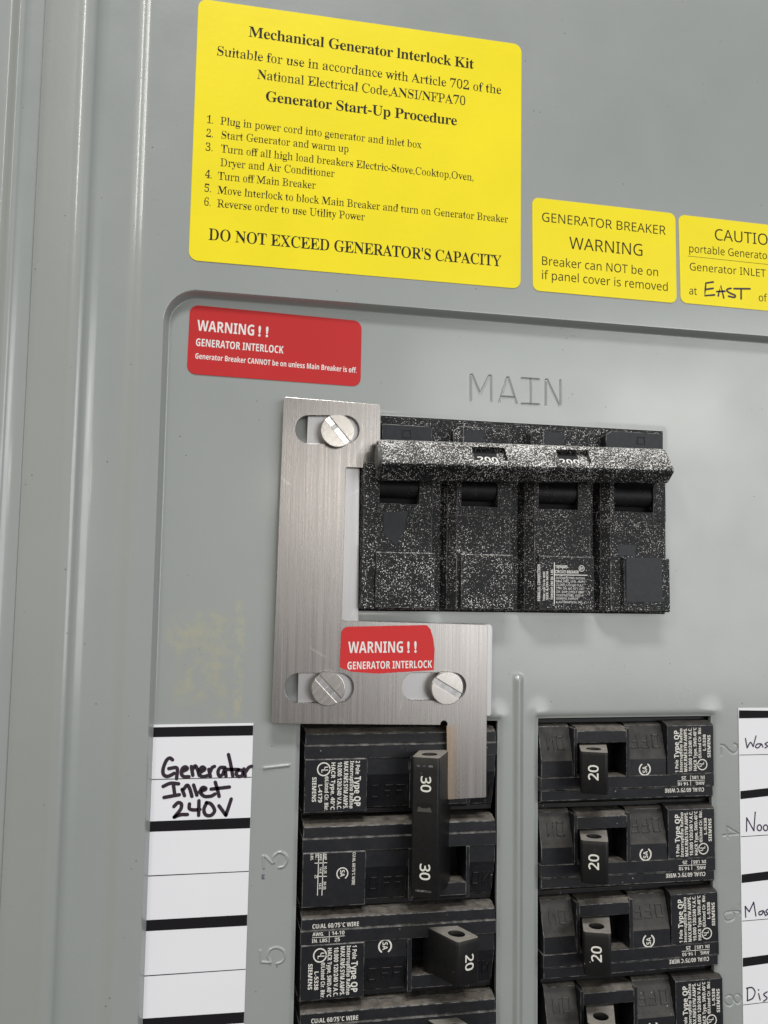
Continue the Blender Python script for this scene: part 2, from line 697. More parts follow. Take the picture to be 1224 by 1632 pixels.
# ------------------------------------------------------------------ the electrical panel (cover sheet as one pressed surface)
panel = empty('electrical_panel', 0, 0, 0)
tag(panel, 'large grey enamelled metal panel cover that everything else is mounted on', 'electrical panel')

COVER_W = 3.0
RECESS_U, RECESS_V, RECESS_R = -64.6, 61.0, 9.0
OPEN = [(-7.4, 90.6, -29.2, 28.9), (-23.4, 35.8, -182, -61.4), (48.6, 106.2, -182, -60.9)]

ZM = zp(730, 580, 6.8)
ZL = zp(390, 1190, 4.411)
ZR = zp(1130, 1160, 7.415)
ZS = zp(1130, 1400, 7.03)


def seq(z, *pts):
    return [z(*p) for p in pts]


GROOVES = []   # (points, half width, depth)
for pts in ([(135, 400), (135, 122), (150, 115), (238, 320), (335, 128), (356, 132), (358, 405)],
            [(445, 415), (530, 148), (545, 148), (635, 430)], [(470, 355), (610, 362)],
            [(690, 155), (875, 168)], [(787, 165), (787, 435)], [(690, 432), (875, 440)],
            [(950, 450), (950, 172), (966, 170), (1100, 452), (1110, 440), (1108, 178)]):
    GROOVES.append((np.array(seq(ZM, *pts)), .23, .30, 'MAIN'))
GROOVES.append((np.array(seq(ZL, (138, 150), (308, 131))), .42, -.34, '1'))
GROOVES.append((spline(np.array(seq(ZL, (205, 815), (200, 775), (240, 742), (285, 760), (298, 800), (275, 840), (240, 850)))), .30, -.30, '3'))
GROOVES.append((np.array(seq(ZL, (134, 852), (128, 768), (145, 772), (192, 818))), .30, -.30, '3'))
GROOVES.append((np.array(seq(ZL, (108, 1435), (115, 1514), (180, 1517))), .28, -.28, '5'))
GROOVES.append((spline(np.array(seq(ZL, (180, 1515), (162, 1470), (180, 1425), (225, 1412), (268, 1432), (280, 1475), (262, 1510), (225, 1525)))), .28, -.28, '5'))
GROOVES.append((spline(np.array(seq(ZR, (140, 202), (185, 215), (250, 280), (295, 298), (330, 280), (342, 240), (333, 205), (300, 190)))), .24, .26, '2'))
GROOVES.append((np.array(seq(ZR, (147, 235), (147, 318))), .24, .22, '2'))
GROOVES.append((np.array(seq(ZR, (165, 1270), (352, 1253), (215, 1170), (222, 1300))), .24, .26, '4'))
GROOVES.append((spline(np.array(seq(ZS, (352, 400), (340, 372), (270, 368), (190, 385), (168, 425), (190, 470), (230, 475), (280, 450), (285, 400), (265, 372)))), .24, .26, '6'))
for (c_, rx, ry) in (((228, 1368), 52, 58), ((322, 1350), 40, 50)):
    GROOVES.append((np.array(seq(ZS, *[(c_[0] + rx * math.cos(a), c_[1] + ry * math.sin(a)) for a in np.linspace(0, 2 * math.pi, 25)])), .24, .24, '8'))


def lines(lo, hi, bands, base):
    """grid lines: fine steps inside bands, coarse elsewhere, with exact hits"""
    pts = [lo, hi]
    exact = []
    for a, b, st in bands:
        if st is None:
            exact.append(a)
            continue
        pts += list(np.arange(a, b + 1e-6, st))
    pts += list(np.arange(lo, hi, base))
    pts = np.unique(np.round(np.array(pts), 4))
    fine = [(a, b, st) for a, b, st in bands if st]
    keep = []
    for x in pts:
        s = min([st for a, b, st in fine if a - 1e-6 <= x <= b + 1e-6] or [base])
        if any(abs(x - e) < .45 * min(s, .3) for e in exact):
            continue
        if keep and x - keep[-1] < .45 * s:
            continue
        keep.append(x)
    return np.array(sorted(keep + exact))


ub = [(-101.6, -67.5, .28), (RECESS_U - 1.4, RECESS_U + 12, .22), (38.5, 45.5, .25)]
vb = [(RECESS_V - 14, RECESS_V + 1.4, .22), (-50.5, -45, .3)]
for g_ in GROOVES:
    a, b = g_[0].min(0) - .6, g_[0].max(0) + .6
    ub.append((a[0], b[0], .12))
    vb.append((a[1], b[1], .12))
for (a, b, c, d) in OPEN:
    ub += [(a, a, None), (b, b, None), (a - 3, a, .35), (b, b + 3, .35)]
    vb += [(c, c, None), (d, d, None), (d, d + 3, .35)]
    if c > -100:
        vb.append((c - 3, c, .35))
UU = lines(-101.3, 172, ub, 1.6)
VV = lines(-182, 196, vb, 1.6)
UG, VG = np.meshgrid(UU, VV)


def smooth01(x):
    x = np.clip(x, 0, 1)
    return x * x * (3 - 2 * x)


def fillet(x, a):       # soft ramp from 0 to 1 over -a..a, straight in the middle
    return np.clip((x + a) / (2 * a), 0, 1)


# vertical pressed profile near the door edge
prof_u = np.array([-101.3, -100.6, -98.5, -95.5, -92, -89.6, -88.3, -87.2, -86.2, -85.0, -83.2, -79.0, -76.2, -74.3, -73.0, -71.9, -70.9, -69.6, -67.5, 200])
prof_w = np.array([0.0, 0.35, 1.18, 2.28, 3.50, 4.26, 4.42, 4.05, 3.15, 2.45, 1.95, 1.72, 1.80, 2.18, 2.62, 2.94, 3.05, 3.02, 3.0, 3.0])


def pchip(x, y, q):
    h = np.diff(x)
    dl = np.diff(y) / h
    m = np.zeros_like(y)
    for i in range(1, len(x) - 1):
        if dl[i - 1] * dl[i] > 0:
            w1, w2 = 2 * h[i] + h[i - 1], h[i] + 2 * h[i - 1]
            m[i] = (w1 + w2) / (w1 / dl[i - 1] + w2 / dl[i])
    m[0], m[-1] = dl[0], dl[-1]
    k = np.clip(np.searchsorted(x, q) - 1, 0, len(h) - 1)
    t = (q - x[k]) / h[k]
    return (y[k] * (1 + 2 * t) * (1 - t) ** 2 + m[k] * h[k] * t * (1 - t) ** 2 + y[k + 1] * t * t * (3 - 2 * t) + m[k + 1] * h[k] * t * t * (t - 1))


WG = pchip(prof_u, prof_w, UG)
# recessed field with a rounded corner
dx, dy = UG - RECESS_U, RECESS_V - VG
R_ = RECESS_R
inside = np.where((dx < R_) & (dy < R_), R_ - np.hypot(R_ - dx, R_ - dy), np.minimum(dx, dy))
t_ = np.clip((inside + .75) / 1.5, 0, 1)
ramp_ = .5 * smooth01(t_) + .5 * t_
WG -= COVER_W * ramp_
# slight oil-canning so that reflections wander
WG += .05 * np.sin(UG * .045 + 1.3) * np.sin(VG * .037) * smooth01((UG + 70) / 20)
# stiffening rib between the breaker columns
rb = np.abs(UG - 42.1) / 1.9
ribh = np.where(rb < 1, .5 + .5 * np.cos(np.pi * np.clip(rb, 0, 1)), 0) * smooth01((-47.2 - VG) / 2.4)
WG += 1.15 * ribh
# drawn-in lips round the openings
for (a, b, c, d) in OPEN:
    ex = np.maximum(np.maximum(a - UG, UG - b), 0)
    ey = np.maximum(np.maximum(c - VG, VG - d), 0)
    e_ = np.hypot(ex, ey)
    WG -= (.10 if c > -100 else .60) * np.exp(-(e_ / 1.0) ** 2)
for (cu_, cv_) in ((48.6, -60.9), (106.2, -60.9), (-23.4, -61.4), (35.8, -61.4)):
    e_ = np.hypot(UG - cu_, VG - cv_ - 1.2)
    WG += .40 * np.exp(-(e_ / 2.4) ** 2)
# pressed marks
for pts, hw, dep, _n in GROOVES:
    a, b = pts.min(0) - 1.2, pts.max(0) + 1.2
    ii = np.where((UU >= a[0]) & (UU <= b[0]))[0]
    jj = np.where((VV >= a[1]) & (VV <= b[1]))[0]
    if not len(ii) or not len(jj):
        continue
    u_, v_ = UG[np.ix_(jj, ii)], VG[np.ix_(jj, ii)]
    dmin = np.full(u_.shape, 9.)
    for p, q in zip(pts[:-1], pts[1:]):
        dd = q - p
        L2 = float(dd @ dd) + 1e-9
        tt = np.clip(((u_ - p[0]) * dd[0] + (v_ - p[1]) * dd[1]) / L2, 0, 1)
        dmin = np.minimum(dmin, np.hypot(u_ - p[0] - tt * dd[0], v_ - p[1] - tt * dd[1]))
    WG[np.ix_(jj, ii)] -= dep * np.exp(-(dmin / hw) ** 2 * 1.1)

nu, nv = len(UU), len(VV)
idx = np.arange(nu * nv).reshape(nv, nu)
uc, vc = .5 * (UU[:-1] + UU[1:]), .5 * (VV[:-1] + VV[1:])
UC, VC = np.meshgrid(uc, vc)
solid_ = np.ones(UC.shape, bool)
for (a, b, c, d) in OPEN:
    solid_ &= ~((UC > a) & (UC < b) & (VC > c) & (VC < d))
J, I = np.where(solid_)
quads = np.stack([idx[J, I], idx[J, I + 1], idx[J + 1, I + 1], idx[J + 1, I]], 1)
verts = np.stack([UG.ravel(), -WG.ravel(), VG.ravel()], 1) * MM
# edge walls (sheet thickness) along every open border
ecount = {}
for q in quads:
    for k in range(4):
        e = (int(q[k]), int(q[(k + 1) % 4]))
        r = (e[1], e[0])
        if r in ecount:
            del ecount[r]
        else:
            ecount[e] = 1
extra_v, extra_f, vm = [], [], {}
base_n = len(verts)
for a, b in ecount:
    for k in (a, b):
        if k not in vm:
            vm[k] = base_n + len(extra_v)
            extra_v.append(verts[k] + np.array([0, 1.5 * MM, 0]))
    extra_f.append((b, a, vm[a], vm[b]))
used = np.zeros(base_n + len(extra_v), bool)
allv = np.vstack([verts, np.array(extra_v)])
allf = [tuple(int(k) for k in q) for q in quads] + extra_f
used[np.unique(quads)] = True
used[base_n:] = True
remap = np.cumsum(used) - 1
me = bpy.data.meshes.new('panel_cover')
me.from_pydata(allv[used].tolist(), [], [tuple(int(remap[k]) for k in f) for f in allf])
me.materials.append(PAINT)
me.update()
cover = bpy.data.objects.new('panel_cover', me)
COL.objects.link(cover)
cover.parent = panel
shade(me, 50)

# fixed box trim to the left of the cover edge, with a rolled bead
mb = MB()
tu = 3.2 * np.array([0] * 3 + [1] * 9 + [.8, .3, 0, 0, 0]) + np.array([-150, -135, -122, -116, -114.2, -113.0, -112.0, -111.2, -110.4, -109.5, -108.4, -107, -104.5, -102.5, -101.9, -98, -96])
tw = np.array([-1.2, -1.2, -1.2, -1.25, -1.15, -.6, .1, .45, .35, -.15, -.55, -.75, -.85, -.95, -1.0, -1.0, -1.0])
uu = np.concatenate([np.arange(-150, -117, 1.0), np.arange(-117, -101.4, .15), np.array([-101, -98, -96])])
ww = pchip(tu, tw, uu)
for k in range(len(uu) - 1):
    mb.poly([(uu[k], -182, ww[k]), (uu[k + 1], -182, ww[k + 1]), (uu[k + 1], 196, ww[k + 1]), (uu[k], 196, ww[k])], [(0, 1, 2, 3)])
# weld into a smooth strip
trim = mb.build('box_trim', TRIM, panel)
bm = bmesh.new()
bm.from_mesh(trim.data)
bmesh.ops.remove_doubles(bm, verts=bm.verts, dist=1e-6)
bm.to_mesh(trim.data)
bm.free()
shade(trim.data, 60)

# dark interior behind the openings
mb = MB()
mb.box(-95, 165, -181, 190, -34, -32)
mb.build('back_plate', DARK, panel)


# ------------------------------------------------------------------ stickers
def sticker(name, corners, radii, w, mat, thick=.12):
    out = rounded(corners, radii)
    v, f = plate([out], thick, .02)
    m = MB()
    m.poly([(a[0], a[1], a[2] + w) for a in v], f)
    c = np.mean(np.array(corners), 0)
    o = m.build(name, mat, None, (c[0], c[1], w))
    return o, (c[0], c[1], w)


def lettering(name, parent, org, mat, fn):
    m = MB()
    fn(m)
    return m.build(name, mat, parent, org)


CW = COVER_W + .03
Y1 = [P(316.5, -2, CW), P(831, 71.5, CW), P(829.5, 460.5, CW), P(300.5, 414.5, CW)]
st, org = sticker('instruction_sticker', Y1, 2.6, CW, YELLOW)
tag(st, 'large yellow sticker headed Mechanical Generator Interlock Kit with numbered start-up steps', 'sticker')
z1 = zp(290, 0, 2.1857)


def t_y1(m):
    w = CW + .14

    def ln(s, x0, y0, x1, y1, thin, cap):
        m.text(s, 'serif', z1(x0, y0, w), z1(x1, y1, w), w, cap * 1.0, thin, .004)
    k = 1 / (5.25 * 2.1857)
    ln("Mechanical Generator lnterlock Kit", 232, 127, 1017, 240, .12, 36 * k)
    ln("Suitable for use in accordance with Article 702 of the", 122, 192, 1112, 328, .50, 32 * k)
    ln("National Electrical Code,ANSI/NFPA70", 262, 274, 987, 367, .50, 32 * k)
    ln("Generator Start-Up Procedure", 292, 352, 958, 437, .12, 35 * k)
    for s, x0, y0, x1, y1 in (("1.", 87, 428, 108, 431), ("Plug in power cord into generator and inlet box", 133, 433, 835, 517),
                              ("2.", 84, 476, 107, 479), ("Start Generator and warm up", 137, 482, 580, 531),
                              ("3.", 82, 524, 106, 527), ("Turn off all high load breakers Electric-Stove,Cooktop,Oven,", 135, 530, 1015, 630),
                              ("Dryer and Air Conditioner", 133, 578, 532, 617),
                              ("4.", 80, 619, 103, 622), ("Turn off Main Breaker", 125, 625, 466, 658),
                              ("5.", 78, 667, 101, 670), ("Move lnterlock to block Main Breaker and turn on Generator Breaker", 123, 674, 1136, 776),
                              ("6.", 76, 715, 99, 718), ("Reverse order to use Utility Power", 122, 721, 637, 768)):
        ln(s, x0, y0, x1, y1, .52, 26 * k)
    ln("DO NOT EXCEED GENERATOR'S CAPACITY", 92, 835, 1113, 928, .25, 38 * k)


lettering('printed_text', st, org, INK, t_y1)

Y2 = [P(848, 314.5, CW), P(1076, 340.5, CW), P(1078.3, 483.5, CW), P(849, 463, CW)]
st, org = sticker('warning_sticker', Y2, 2.2, CW, YELLOW)
tag(st, 'small yellow sticker reading Generator Breaker Warning, right of the large yellow one', 'sticker', 'small yellow stickers')
z2 = zp(824, 290, 3.06)


def t_y2(m):
    w = CW + .14
    k = 1 / (5.1 * 3.06)
    for s, a, b, cap in (("GENERATOR BREAKER", (122, 192), (725, 258), 46), ("WARNING", (255, 325), (612, 361), 60),
                         ("Breaker can NOT be on", (122, 404), (688, 460), 43), ("if panel cover is removed", (122, 473), (735, 532), 43)):
        m.text(s, 'sans', z2(*a, w), z2(*b, w), w, cap * k)


lettering('printed_text', st, org, INKB, t_y2)

y3tl, y3bl = P(1081, 342, CW), P(1084.5, 482.5, CW)
d3 = np.array(P(1224, 358.5, CW)) - np.array(y3tl)
d3 = d3 / np.linalg.norm(d3) * 48.6
Y3 = [y3tl, (y3tl[0] + d3[0], y3tl[1] + d3[1]), (y3bl[0] + d3[0], y3bl[1] + d3[1]), y3bl]
st, org = sticker('caution_sticker', Y3, 2.2, CW, YELLOW)
tag(st, 'small yellow sticker headed CAUTION with EAST handwritten in marker, cut by the photo edge', 'sticker', 'small yellow stickers')
z3 = zp(1080, 340, 8.5)


def t_y3(m):
    w = CW + .14
    k = 1 / (5.0 * 8.5)
    for s, a, b, cap in (("CAUTION", (505, 360), (1365, 446), 160), ("portable Generator", (158, 525), (1265, 628), 108),
                         ("Generator INLET", (165, 770), (1195, 864), 108), ("at", (158, 1098), (262, 1106), 108), ("of", (1100, 1190), (1215, 1198), 108)):
        m.text(s, 'sans', z3(*a, w), z3(*b, w), w, cap * k)
    m.stroke([z3(140, 578, w), z3(1330, 704, w)], .13, w, 0, False)


lettering('printed_text', st, org, INKB, t_y3)


def t_east(m):
    w = CW + .15
    for pts in ([(482, 930), (382, 945), (375, 1030), (368, 1115), (500, 1105)], [(385, 1030), (480, 1016)], [(550, 1118), (585, 975), (625, 1145)],
                [(530, 1060), (640, 1055)], [(722, 1016), (680, 1025), (668, 1050), (720, 1085), (780, 1112), (765, 1138), (690, 1122)],
                [(765, 1020), (980, 1022)], [(860, 1030), (860, 1158)]):
        q = [z3(*p, w) for p in pts]
        m.stroke(q, .62, w, 0, len(pts) > 5)


lettering('handwriting', st, org, MARKER, t_east)

R1 = [P(303, 485.5, .03), P(576.5, 512, .03), P(574.5, 616.5, .03), P(297.5, 595.5, .03)]
st, org = sticker('interlock_warning_sticker', R1, 2.5, .03, RED)
tag(st, 'red WARNING sticker with three white lines on the grey panel below the yellow one', 'sticker', 'red warning stickers')
z4 = zp(290, 470, 3.948)


def t_r1(m):
    w = .17
    k = 1 / (5.3 * 3.948)
    for s, a, b, cap, bo in (("WARNING", (95, 224), (453, 256), 66, 0), ("GENERATOR INTERLOCK", (87, 320), (638, 369), 46, 0),
                             ("Generator Breaker CANNOT be on unless Main Breaker is off.", (83, 400), (1098, 491), 33, 0)):
        m.text(s, 'sansb', z4(*a, w), z4(*b, w), w, cap * k)
    m.text("! !", 'plain', z4(479, 258, w), z4(542, 264, w), w, 62 * k, 0, .032)


lettering('printed_text', st, org, WHITE, t_r1)


# ------------------------------------------------------------------ directory cards
def card(name, label, left, right, marks, w, writing, mat, width, org_):
    top_l, bot_l = left
    top_r, bot_r = right
    m = MB()
    m.solid([(*p, w) for p in (bot_l, bot_r, top_r, top_l)], [(*p, w + .25) for p in (bot_l, bot_r, top_r, top_l)], .03)
    o = m.build(name, PAPER, None, org_)
    tag(o, label, 'directory card', 'circuit directory cards')
    for kind, a, b, c, d in marks:
        m = MB()
        m.poly([(*p, w + .29) for p in (a, b, c, d)], [(3, 2, 1, 0)])
        m.build('printed_bar' if kind == 'bar' else 'ruled_line', BAR, o, org_)
    for word in writing:
        m = MB()
        for pts in word:
            m.stroke(pts, width, w + .33, 0, len(pts) > 2)
        m.build('handwriting', mat, o, org_)
    return o


zl = zp(200, 1120, 3.186)
CWD = .05
wt = CWD + .28


def lx(y):          # left edge of the left card on the enlargement
    return 126 - (y - 110) * (126 - 72) / 1520


def rx(y):
    return 650 - (y - 108) * (650 - 603) / 1500


marks = []
for kind, l0, l1, r0, r1 in (('bar', 125, 175, 115, 166), ('line', 388, 392, 376, 380), ('bar', 603, 656, 583, 637), ('line', 878, 883, 854, 858),
                             ('bar', 1105, 1161, 1076, 1132), ('line', 1386, 1391, 1351, 1355), ('bar', 1605, 1662, 1570, 1626)):
    e = 1.0
    marks.append((kind, zl(lx(l0) + e, l0, wt), zl(rx(r0) - e, r0, wt), zl(rx(r1) - e, r1, wt), zl(lx(l1) + e, l1, wt)))
zh = zp(235, 1190, 6.8)
HW = [[(272, 142), (242, 122), (205, 150), (172, 230), (170, 290), (200, 320), (240, 315), (290, 288)], [(232, 237), (320, 232), (316, 345)],
      [(375, 272), (432, 240), (410, 218), (378, 238), (368, 290), (392, 323), (450, 325)], [(476, 215), (492, 310)], [(490, 245), (518, 207), (545, 255), (562, 312)],
      [(570, 280), (622, 245), (600, 220), (572, 240), (566, 300), (600, 325), (655, 312)], [(665, 245), (682, 325)], [(682, 270), (700, 228), (727, 214)],
      [(840, 225), (790, 227), (765, 270), (778, 315), (815, 300), (838, 240), (852, 320)], [(878, 85), (900, 180), (925, 318)], [(840, 245), (985, 247)],
      [(985, 250), (962, 290), (985, 322), (1028, 310), (1030, 262), (990, 250)], [(1045, 240), (1060, 322)], [(1065, 272), (1095, 228), (1128, 212)],
      [(170, 430), (250, 396), (338, 402)], [(280, 402), (296, 520)], [(180, 550), (345, 520)], [(376, 462), (402, 530)], [(385, 472), (430, 417), (460, 460), (482, 538)],
      [(500, 415), (536, 525)], [(562, 490), (632, 460), (610, 440), (582, 456), (576, 500), (620, 538), (690, 535), (732, 512)], [(735, 385), (760, 470), (777, 538)], [(690, 460), (888, 437)],
      [(287, 648), (330, 607), (368, 622), (358, 680), (290, 763)], [(290, 763), (360, 737), (433, 735)], [(455, 620), (455, 670), (500, 685), (568, 680)], [(558, 585), (555, 743)],
      [(640, 608), (612, 680), (632, 738), (690, 743), (728, 690), (690, 622), (640, 605)], [(775, 640), (850, 742)], [(850, 742), (908, 567)]]
HW = [[zh(x, y, wt) for x, y in s] for s in HW]
HW = [HW[:14], HW[14:23], HW[23:]]
tl, tr = zl(lx(113), 113, wt), zl(rx(104), 104, wt)
bl, br = zl(lx(1850), 1850, wt), zl(rx(1815), 1815, wt)
card('directory_card', 'white directory card on the left, Generator Inlet 240V handwritten in thick marker', (tl, bl), (tr, br), marks, CWD, HW, MARKER, .98, (*bl, CWD))

zr8 = zp(840, 1110, 3.1875)
zr9 = zp(840, 1370, 3.1875)
RWD = 40.0


def rmark(z, xl, l0, l1, r0, r1):
    """edges read at the card's left edge and at the photo's right edge, run on to the card's own width"""
    out = []
    for y0, y1 in ((l0, r0), (l1, r1)):
        a = np.array(z(xl, y0, wt))
        b = np.array(z(1224, y1, wt))
        d = (b - a) / np.linalg.norm(b - a)
        out.append((tuple(a + d * .12), tuple(a + d * (RWD - .1))))
    return (out[0][0], out[0][1], out[1][1], out[1][0])


marks = []
for kind, z, xl, l0, l1, r0, r1 in (('bar', zr8, 1075, 70, 111, 72, 109), ('line', zr8, 1078, 296, 299, 293, 296), ('bar', zr8, 1082, 481, 522, 465, 506), ('line', zr8, 1084, 711, 714, 702, 705),
                                    ('bar', zr8, 1088, 905, 948, 888, 932), ('line', zr9, 1091, 311, 314, 300, 303), ('bar', zr9, 1094, 500, 545, 483, 527), ('line', zr9, 1096, 737, 740, 722, 725)):
    q = rmark(z, xl, l0, l1, r0, r1)
    marks.append((kind, *q))
HW2 = []
for z, strokes in ((ZR, [[(430, 125), (450, 235)], [(450, 235), (490, 172), (522, 220)], [(522, 220), (555, 95)], [(615, 187), (565, 193), (550, 225), (580, 235), (620, 195), (637, 226)],
                         [(692, 170), (662, 190), (692, 215), (662, 236)], [(720, 100), (722, 232)], [(722, 200), (748, 180), (765, 232)],
                         [(443, 1220), (445, 1062)], [(445, 1062), (530, 1215)], [(530, 1215), (546, 995)]]),
                   (ZS, [[(411, 433), (405, 312)], [(405, 312), (450, 372)], [(450, 372), (500, 265)], [(500, 265), (525, 420)], [(602, 360), (562, 375), (562, 405), (592, 400), (612, 365), (627, 405)],
                         [(655, 345), (637, 370), (660, 395), (632, 415)], [(430, 1225), (430, 1365)], [(420, 1230), (480, 1222), (515, 1270), (490, 1340), (428, 1370)], [(555, 1290), (572, 1360)],
                         [(553, 1246), (557, 1250)], [(650, 1270), (612, 1300), (650, 1340), (612, 1375)]])):
    for s in strokes:
        HW2.append([z(x, y, wt) for x, y in s])
NOO = HW2[7:10]
for cx_ in (595, 668):
    NOO.append([ZR(cx_ + 26 * math.cos(a), 1180 + 34 * math.sin(a), wt) for a in np.linspace(0, 2 * math.pi, 13)])
HW2 = [HW2[:7], NOO, HW2[10:16], HW2[16:]]
tl = zr8(1074, 59, wt)
bl = zr9(1103, 1100, wt)
d_ = np.array(zr8(1224, 58, wt)) - np.array(tl)
d_ = d_ / np.linalg.norm(d_) * RWD
tr = (tl[0] + d_[0], tl[1] + d_[1])
br = (bl[0] + d_[0], bl[1] + d_[1])
card('directory_card', 'white directory card on the right, cut off, with thin violet handwritten entries', (tl, bl), (tr, br), marks, CWD, HW2, PEN, .40, (*bl, CWD))

# ------------------------------------------------------------------ interlock: base plate, sliding plate, screws, sticker
BW0, BW1 = .10, 2.05
SW0, SW1 = 2.2, 3.7


def pl(name, outlines, w0, w1, bev, mat, org):
    v, f = plate(outlines, w1 - w0, bev)
    m = MB()
    m.poly([(a[0], a[1], a[2] + w0) for a in v], f)
    return m.build(name, mat, None, org, 35)


def bp(x, y):
    return P(x, y, BW1)


base_out = rounded([bp(491, 655), bp(573.5, 658), bp(571, 989), bp(785, 995), bp(783, 1141), bp(474, 1146), bp(477, 1000)], [.6, .3, .3, 1.2, .8, .8, .3])
o = pl('interlock_base_plate', [base_out], BW0, BW1, .06, STEELB, (*bp(474, 1146), BW0))
tag(o, 'pale steel backing plate fixed under the slotted sliding plate', 'plate')


def sp3(x, y):
    return P(x, y, SW1)


def stadium(x0, x1, y0, y1, x0b=None):
    """slot hole from photo extents, as a stadium on the plate"""
    a, b = sp3(x0, (y0 + y1) / 2), sp3(x1, (y0 + y1) / 2)
    r = (sp3((x0 + x1) / 2, y0)[1] - sp3((x0 + x1) / 2, y1)[1]) / 2
    a, b = np.array(a), np.array(b)
    d = (b - a) / np.linalg.norm(b - a)
    n = np.array([-d[1], d[0]])
    ca, cb = a + d * r, b - d * r
    out = []
    for k in range(17):
        t = math.pi / 2 + math.pi * k / 16
        out.append(tuple(ca + r * (math.cos(t) * d + math.sin(t) * n)))
    for k in range(17):
        t = -math.pi / 2 + math.pi * k / 16
        out.append(tuple(cb + r * (math.cos(t) * d + math.sin(t) * n)))
    return out


slide = rounded([sp3(449, 632), sp3(607, 645), sp3(605.5, 747), sp3(551, 744.5), sp3(545, 989), sp3(777, 995.5), sp3(775, 1271), sp3(713.5, 1274.5), sp3(711.5, 1158)], [.7, .5, .4, .7, 1.0, .7, .35, .35, .1])
# relief hole at the inner corner of the tab, then the lower edge and the outer left edge
hc = np.array(sp3(707.5, 1154.5))
slide += [tuple(hc + 1.05 * np.array([math.cos(t), math.sin(t)])) for t in np.linspace(math.radians(-20), math.radians(190), 14)]
slide += rounded([sp3(702, 1150), sp3(432, 1153.5), sp3(449, 632)], [0, .6, 0])[1:-1]
holes = [stadium(470.5, 573, 662, 707), stadium(453.5, 564, 1073, 1120), stadium(640, 743, 1072, 1116)]
o = pl('interlock_sliding_plate', [slide] + holes, SW0, SW1, .10, STEEL, (0, 0, SW0))
tag(o, 'brushed stainless interlock plate with three slots and a downward tab over the breakers', 'plate')


def screw(px, py, r, ang, label, w0=SW1 + .02, head=2.3):
    top = w0 + head
    c = P(px, py, top)
    s = empty('slotted_screw', *c, w0)
    tag(s, label, 'screw', 'slotted screws of the interlock')
    m = MB()
    m.cyl((0, 0), r * .93, -1.7, .62, 56, .06)
    m.build('shoulder', SCREWM, s, smooth=12)
    m = MB()
    hw_ = .82
    m.cyl((0, 0), r, .62, head - .55, 64, .05)
    for sg in (1, -1):
        a0 = math.asin(hw_ / r)
        pts = [(r * math.cos(t), sg * r * math.sin(t)) for t in np.linspace(a0, math.pi - a0, 40)]
        m.prism(pts, head - .55 - .02, head, .16, seg=3)
    h = m.build('head', SCREWM, s, smooth=12)
    # paler metal floor of the driver slot
    m = MB()
    L = math.sqrt(r * r - hw_ * hw_) - .12
    n_ = 7
    rnd = random.Random(int(px))
    for k in range(n_):
        x0, x1 = -L + 2 * L * k / n_, -L + 2 * L * (k + 1) / n_ - .03
        hgt = [head - .52 + rnd.uniform(.0, .10) for _ in range(2)]
        b = [(x0, -hw_ + .02, head - .56), (x1, -hw_ + .02, head - .56), (x1, hw_ - .02, head - .56), (x0, hw_ - .02, head - .56)]
        t = [(x0, -hw_ + .02, hgt[0]), (x1, -hw_ + .02, hgt[1]), (x1, hw_ - .02, hgt[1] + .05), (x0, hw_ - .02, hgt[0] + .05)]
        m.solid(b, t, .03)
    m.build('slot', SLOTM, s)
    for ch in s.children:
        ch.rotation_euler = (0, math.radians(ang), 0)
    return s


screw(538, 686, 4.85, 49, 'slotted screw nearest the top, in the slot beside the big black breaker')
screw(523.5, 1098, 4.75, 46, 'slotted screw at the lower left corner, left of the small red sticker')
screw(713, 1097, 4.75, 30, 'slotted screw above the downward tab, right below the small red sticker')

r2w = SW1 + .02
R2 = [P(544, 999, r2w), P(680, 996, r2w), P(686, 1003, r2w), P(690.5, 1018, r2w), P(692.5, 1035, r2w), P(691, 1068, r2w), P(600, 1073.5, r2w), P(560, 1070.5, r2w), P(541.5, 1064, r2w)]
st, org = sticker('interlock_warning_sticker', R2, [2.2, .9, .6, .6, .6, .3, .5, .8, .8], r2w, REDL)
tag(st, 'trimmed red WARNING sticker on the brushed steel plate between two screws', 'sticker', 'red warning stickers')
z5 = zp(420, 960, 3.06)


def t_r2(m):
    w = r2w + .14
    k = 1 / (5.5 * 3.06)
    m.text("WARNING", 'sansb', z5(413, 247, w), z5(680, 245, w), w, 54 * k)
    m.text("! !", 'plain', z5(701, 244, w), z5(747, 243, w), w, 52 * k, 0, .032)
    m.text("GENERATOR INTERLOCK", 'sansb', z5(409, 327, w), z5(822, 319, w), w, 36 * k)


lettering('printed_text', st, org, WHITE, t_r2)

# ------------------------------------------------------------------ main breaker
main = empty('main_breaker', 41.5, 0, 0)
tag(main, 'large black main breaker speckled with white overspray, its wide bar marked 200', 'breaker')
MO = (41.5, 0, 0)


def mp(name, m, mats, smooth=None, parent=None):
    return m.build(name, mats, parent or main, MO, smooth)


m = MB()
m.box(-7.0, 90.2, -28.9, 28.5, -20, .6, .1)
mp('body_base', m, [SPECK])

